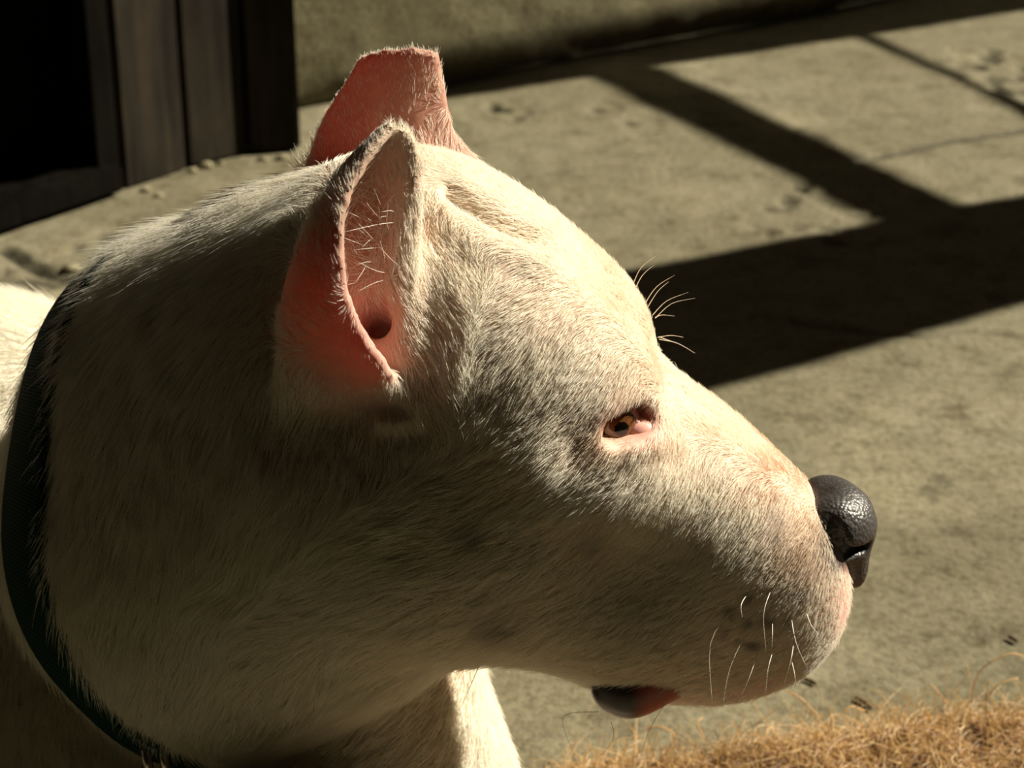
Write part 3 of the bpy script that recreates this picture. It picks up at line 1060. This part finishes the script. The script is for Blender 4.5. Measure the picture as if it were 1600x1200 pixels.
    spots = blob(qx, qy, [(1150, 952, 9, 8, 1), (1178, 930, 10, 8, 1), (1208, 965, 14, 10, 1), (1175, 970, 10, 7, .9), (1185, 1005, 12, 8, .9), (1235, 965, 10, 12, .7), (1142, 985, 8, 8, .9), (1165, 1000, 8, 6, .8), (1255, 925, 14, 12, .7), (1265, 990, 8, 6, .6),
                          (755, 835, 26, 22, .5), (790, 975, 40, 26, .45), (940, 850, 30, 30, .35), (1215, 820, 18, 30, .5)])
    col *= (1 - 0.72 * spots)[:, None]
    col = np.clip(col, 0.02, 0.95)
    m_fur = mat_hair('white_coat')
    o = hair_obj('fur', pts, rad, col, m_fur, dog)
    tag(o, 'short cream white coat', kind='stuff')
    return o


make_fur(NHAIR)
# ------------------------------------------------------------------ collar
SD_NECK = dog_sdf(full=False)
SD_ALL = dog_sdf()


def make_collar():
    root = tag(empty('dog_collar', COLLAR_C), 'dark green webbing collar with metal loops around the neck of the dog', 'collar')
    m_band, nt, bs = new_mat('green_webbing')
    co = obj_coords(nt)
    wv = N(nt, 'ShaderNodeTexWave', bands_direction='DIAGONAL'); wv.inputs['Scale'].default_value = 260; L(nt, co, wv.inputs['Vector'])
    L(nt, ramp(nt, wv.outputs['Fac'], [(0.2, (0.003, 0.020, 0.013)), (0.8, (0.008, 0.042, 0.028))]), bs.inputs['Base Color'])
    bs.inputs['Roughness'].default_value = 0.8; bs.inputs['Specular IOR Level'].default_value = 0.1
    bump(nt, wv.outputs['Fac'], bs, 0.4, 0.0006)
    rings = []
    for off, ex in ((-0.019, 0.001), (-0.019, 0.0042), (-0.016, 0.0048), (0.016, 0.0048), (0.019, 0.0042), (0.019, 0.001)):
        P, D = collar_edges(SD_NECK, off, extra=ex, cap=SD_ALL)
        rings.append(P)
    n = len(rings[0]); Vb = np.concatenate(rings)
    Fb = np.array([[i * n + j, i * n + (j + 1) % n, ((i + 1) % 6) * n + (j + 1) % n, ((i + 1) % 6) * n + j] for i in range(6) for j in range(n)])
    mesh_obj('band', Vb, Fb, m_band, root)
    # ends of the metalwork hang where the band passes under the throat
    P, D = collar_edges(SD_NECK, 0.0, n=400, extra=0.006, cap=SD_ALL)
    qx, qy = proj(P)
    m_steel = mat_flat('worn_steel', (0.55, 0.50, 0.42), 0.28, 1.0)
    def at_band(x, y): return P[np.argmin((qx - x) ** 2 + (qy - y) ** 2 + 1e5 * (P[:, 1] > 0.09))]
    c = at_band(250, 1165) + np.array([0.004, -0.003, 0.008])
    dn = np.array([0.0, 0.0, -1.0])
    for k, dx in enumerate((-0.0045, 0.0035)):
        a = c + np.array([dx, -0.004, 0.004]); b = a + dn * 0.045
        Vt, Ft = tube(np.linspace(a, b, 6), 0.0023, 10)
        mesh_obj('loop_bar', Vt, Ft, m_steel, root)
    Vt, Ft = tube(np.array([c + [-.0045, -.004, -.041], c + [-.003, -.004, -.044], c + [.002, -.004, -.044], c + [.0035, -.004, -.041]]), 0.0023, 10)
    mesh_obj('loop_bar', Vt, Ft, m_steel, root)
    y = c[1] * 1000 + 8
    Vt, Ft = tube(np.linspace(U(396, 1158, y), U(352, 1192, y), 6), 0.0026, 10)
    mesh_obj('buckle_bar', Vt, Ft, m_steel, root)
    Vt, Ft = tube(np.array([U(338, 1160, y + 2), U(352, 1168, y - 2), U(372, 1166, y - 2), U(398, 1156, y)]), 0.0014, 8)
    mesh_obj('buckle_pin', Vt, Ft, m_steel, root)
    return root


make_collar()

# ------------------------------------------------------------------ whiskers
def surf(x, y):
    d = (px - x) ** 2 + (py - y) ** 2
    i = np.where(d < 36)[0]
    if not len(i): i = np.array([np.argmin(d)])
    return V[i[np.argmin(V[i, 1])]]


EARH = []
m_whisk = mat_flat('pale_whisker', (0.92, 0.88, 0.78), 0.35, nscale=20, var=0.03)
m_dwhisk = mat_flat('dark_whisker', (0.05, 0.035, 0.025), 0.4, nscale=20, var=0.03)
WHISK = [
    ([(990, 442), (1002, 418), (1026, 399)], 8), ([(992, 452), (1004, 430), (1022, 414)], 10), ([(1008, 474), (1026, 448), (1054, 430)], 8), ([(1012, 480), (1028, 455), (1045, 440)], 4),
    ([(1020, 492), (1042, 470), (1075, 457)], 6), ([(1024, 497), (1050, 474), (1086, 466)], 2), ([(1024, 496), (1035, 492), (1054, 494)], 4), ([(1028, 527), (1048, 524), (1068, 527)], 4), ([(1030, 530), (1058, 536), (1086, 552)], 2), ([(1030, 526), (1040, 530), (1052, 534)], 8),
    ([(1205, 921), (1193, 960), (1197, 1018)], None), ([(1146, 950), (1110, 1005), (1113, 1100)], None), ([(1175, 970), (1141, 1042), (1129, 1106)], None), ([(1136, 985), (1091, 1030), (1063, 1098)], None),
    ([(1236, 964), (1244, 1005), (1260, 1042)], None), ([(1260, 958), (1268, 978), (1280, 992)], None), ([(1240, 1005), (1236, 1030), (1224, 1074)], None), ([(1168, 928), (1158, 945), (1160, 966)], None), ([(1207, 970), (1207, 990), (1206, 1014)], None),
    ([(1210, 1011), (1200, 1045), (1196, 1086)], None), ([(1185, 1017), (1172, 1055), (1153, 1100)], None), ([(1236, 1030), (1241, 1050), (1243, 1068)], None), ([(1300, 930), (1315, 935), (1326, 946)], None), ([(750, 1036), (738, 1065), (720, 1105)], None),
]
for line, dep in WHISK:
    if dep is None:
        a = surf(*line[0]); y0 = a[1] * 1000
        P3 = [U(*line[0], y0 + 1), U(*line[1], y0 - 9), U(*line[2], y0 - 12)]
    else:
        P3 = [U(*line[0], dep), U(*line[1], dep - 3), U(*line[2], dep - 8)]
    pts = catmull(P3, 9)
    Vt, Ft = tube(pts, np.linspace(0.00021, 0.00006, 9), 5)
    mesh_obj('whisker', Vt, Ft, m_whisk, dog)
for line in ([(935, 1112), (880, 1120), (895, 1175)], [(955, 1128), (958, 1155), (935, 1185)], [(1040, 1098), (1015, 1140), (1000, 1185)]):
    pts = catmull([U(x, y, -30) for x, y in line], 12)
    Vt, Ft = tube(pts, np.linspace(0.00013, 0.00005, 12), 5)
    mesh_obj('chin_hair', Vt, Ft, m_dwhisk, dog)

# long pale hairs inside the ear
for k in range(110):
    x, y = 588 + rng.normal(0, 14), rng.uniform(300, 440)
    a = surf(x, y); d = np.array([rng.normal(-0.5, 0.5), rng.normal(-0.6, 0.3), rng.normal(0.45, 0.5)]); d /= np.linalg.norm(d)
    ln_ = rng.uniform(0.008, 0.020); bnd = rng.normal(0, 0.003, 3)
    pts = catmull([a, a + d * ln_ * .5 + bnd * .22, a + d * ln_ + bnd], 7)
    Vt, Ft = tube(pts, np.linspace(0.00012, 0.00004, 7), 4)
    EARH.append((Vt, Ft))
Vt = np.concatenate([v for v, f in EARH]); Ft = []; o_ = 0
for v, f in EARH:
    Ft += [tuple(i + o_ for i in q) for q in f]; o_ += len(v)
tag(mesh_obj('ear_hair', Vt, Ft, m_whisk, dog), 'long pale hairs growing inside the ear', kind='stuff')

# ------------------------------------------------------------------ coir mat
def make_mat():
    A = onfloor(872, 1190, 0.012); B = onfloor(1600, 1092, 0.02)
    u = (B - A); u[2] = 0; u /= np.linalg.norm(u)
    v = np.array([u[1], -u[0], 0])
    A = np.array([A[0], A[1], 0.0])
    LU, LV = 0.62, 0.40
    nu, nv = 200, 90
    g = np.stack(np.meshgrid(np.linspace(0, 1, nu), np.linspace(0, 1, nv), indexing='ij'), -1).reshape(-1, 2)
    edge = np.minimum(np.minimum(g[:, 0] * LU, (1 - g[:, 0]) * LU), np.minimum(g[:, 1] * LV, (1 - g[:, 1]) * LV))
    Pm = A + g[:, :1] * LU * u + g[:, 1:] * LV * v
    Pm = Pm + (0.008 * vnoise(Pm[:, :2], 16, 41, 3) * np.exp(-edge / 0.05))[:, None] * (-v)
    h = 0.006 + 0.012 * np.clip(edge / 0.02, 0, 1) ** 0.5 * (1 + 0.35 * vnoise(Pm[:, :2], 35, 42, 3)) + 0.010 * vnoise(Pm[:, :2], 14, 43, 3)
    rise = np.clip((g[:, 0] * LU - 0.08) / 0.12, 0, 1)
    h = h * (0.55 + 0.75 * rise)
    top = Pm.copy(); top[:, 2] = np.maximum(h, 0.004)
    bot = Pm.copy(); bot[:, 2] = 0.0
    I = np.arange(nu * nv).reshape(nu, nv)
    q = np.stack([I[:-1, :-1], I[:-1, 1:], I[1:, 1:], I[1:, :-1]], -1).reshape(-1, 4)
    F = [q, q[:, ::-1] + nu * nv]
    for lo in (I[:, 0], I[::-1, -1], I[0, ::-1], I[-1, :]):
        F.append(np.stack([lo[:-1], lo[1:], lo[1:] + nu * nv, lo[:-1] + nu * nv], -1))
    root = tag(empty('coir_mat', tuple(A)), 'shaggy golden brown coir mat on the concrete, below the chin of the dog', 'mat')
    backing = mesh_obj('mat_body', np.concatenate([top, bot]), np.concatenate(F), mat_flat('coir_felt', (0.12, 0.055, 0.015), 0.9, nscale=220, var=0.5), root)
    # fibres
    n = 46000
    wgt = np.exp(-g[:, 1] * LV / 0.10) + 0.15 + 1.0 * np.exp(-edge / 0.012)
    cdf = np.cumsum(wgt); cdf /= cdf[-1]
    i = np.searchsorted(cdf, rng.random(n))
    r = top[i] + rng.normal(0, 0.0012, (n, 3)); r[:, 2] = np.abs(top[i, 2] - np.abs(rng.normal(0, 0.003, n)))
    K = 6
    az = rng.random(n) * 2 * math.pi; el = rng.normal(0.25, 0.45, n)
    ln = np.clip(rng.lognormal(math.log(0.017), 0.5, n), 0.005, 0.05)
    turn = rng.normal(0, 0.55, n); dip = rng.normal(-0.22, 0.25, n)
    pts = np.zeros((n, K, 3)); p = r.copy()
    for k in range(K):
        pts[:, k] = p
        d = np.stack([np.cos(az) * np.cos(el), np.sin(az) * np.cos(el), np.sin(el)], -1)
        p = p + d * (ln / (K - 1))[:, None]
        p[:, 2] = np.maximum(p[:, 2], 0.0008)
        az = az + turn; el = np.clip(el + dip, -1.2, 1.4)
    tone = np.clip(rng.random(n) * 0.65 + 0.35 * (0.5 + 0.9 * vnoise(r[:, :2], 45, 44, 3)) + 0.05, 0, 1)[:, None]
    col = np.where(tone < 0.5, np.array([0.10, 0.045, 0.012]) + (np.array([0.50, 0.30, 0.10]) - np.array([0.10, 0.045, 0.012])) * tone * 2,
                   np.array([0.50, 0.30, 0.10]) + (np.array([0.88, 0.68, 0.36]) - np.array([0.50, 0.30, 0.10])) * (tone - .5) * 2)
    rad = np.clip(rng.normal(0.00021, 0.00006, n), .0001, .0004)[:, None] * np.array([1, 1, 1, .95, .85, .5])[None]
    o = hair_obj('fibres', pts, rad, col, mat_hair('coir_fibre', trans=0.3, spec=0.12), root)
    o['kind'] = 'stuff'
    # a few long stray fibres sticking out of the edge
    m_f = mat_flat('coir_strand', (0.60, 0.34, 0.11), 0.5, nscale=30)
    for line in ([(1518, 1100), (1530, 1050), (1575, 1022), (1600, 1026)], [(1530, 1105), (1560, 1070), (1590, 1060)], [(1312, 1118), (1330, 1104), (1350, 1110)], [(1040, 1180), (1055, 1150), (1030, 1135), (1010, 1138)],
                 [(1280, 1120), (1250, 1090), (1225, 1078)], [(1100, 1155), (1090, 1130), (1097, 1122)], [(1480, 1100), (1460, 1075), (1452, 1070)]):
        Q = []
        for k, (x, y) in enumerate(line):
            b0 = onfloor(*line[0], 0.02)
            Q.append(U(x, y, b0[1] * 1000 + 4 * k))
        Vt, Ft = tube(catmull(Q, 14), 0.0004, 5)
        mesh_obj('stray_fibre', Vt, Ft, m_f, root)


make_mat()

# ------------------------------------------------------------------ litter on the floor
M_TWIG = mat_wood('dry_twig', (0.05, 0.03, 0.015), (0.12, 0.08, 0.04), scale=3)
M_PEB = mat_concrete('pebble_stone', dark=1.5)
TW = [([(1337, 1090), (1352, 1098), (1363, 1108)], 'dark dry twig lying between the chin and the mat'), ([(1575, 995), (1584, 999), (1590, 1003)], 'tiny dark twig on the concrete at the right edge, above the mat'),
      ([(1255, 1062), (1268, 1066), (1275, 1070)], 'short flat twig scrap just below the front of the muzzle')]
for line, lab in TW:
    Q = [onfloor(x, y, 0.0) for x, y in line]
    Q = [q * [1, 1, 0] + [0, 0, ground(q) + 0.0022] for q in Q]
    Vt, Ft = tube(catmull(Q, 7), np.array([.0008, .0014, .0012, .0015, .0013, .0013, .0006]), 6)
    tag(mesh_obj('twig', Vt, Ft, M_TWIG), lab, 'twig', 'twigs on the concrete')
PB = [((112, 415), .010, 'pale flat pebble in front of the kennel doorway'), ((248, 303), .006, 'small pebble beside the kennel planks'), ((470, 262), .007, 'small pebble between the far ear and the kennel corner')]
for (x, y), r, lab in PB:
    c = onfloor(x, y, 0.0)
    bv, bf, un = ball((0, 0, 0), 1.0, 14, 9)
    k = 1 + 0.25 * vnoise(un, 1.6, int(x), 2)
    c[2] = ground(c) + r * 0.28
    tag(mesh_obj('pebble', c + un * k[:, None] * np.array([r, r * .8, r * .5]), bf, M_PEB), lab, 'pebble', 'pebbles on the concrete')

for x, y, r in ((300, 262, .006), (322, 255, .008), (345, 250, .005), (410, 244, .006), (440, 242, .007), (228, 290, .006)):
    c = onfloor(x, y + 4, 0.0); c[2] = ground(c) + r * 0.3
    k = 1 + 0.3 * vnoise(un, 1.8, int(x), 2)
    tag(mesh_obj('mortar_crumb', c + un * k[:, None] * np.array([r, r * .8, r * .6]), bf, M_PEB), 'small crumb of mortar along the foot of the kennel planks', 'crumb', 'mortar crumbs at the kennel foot')
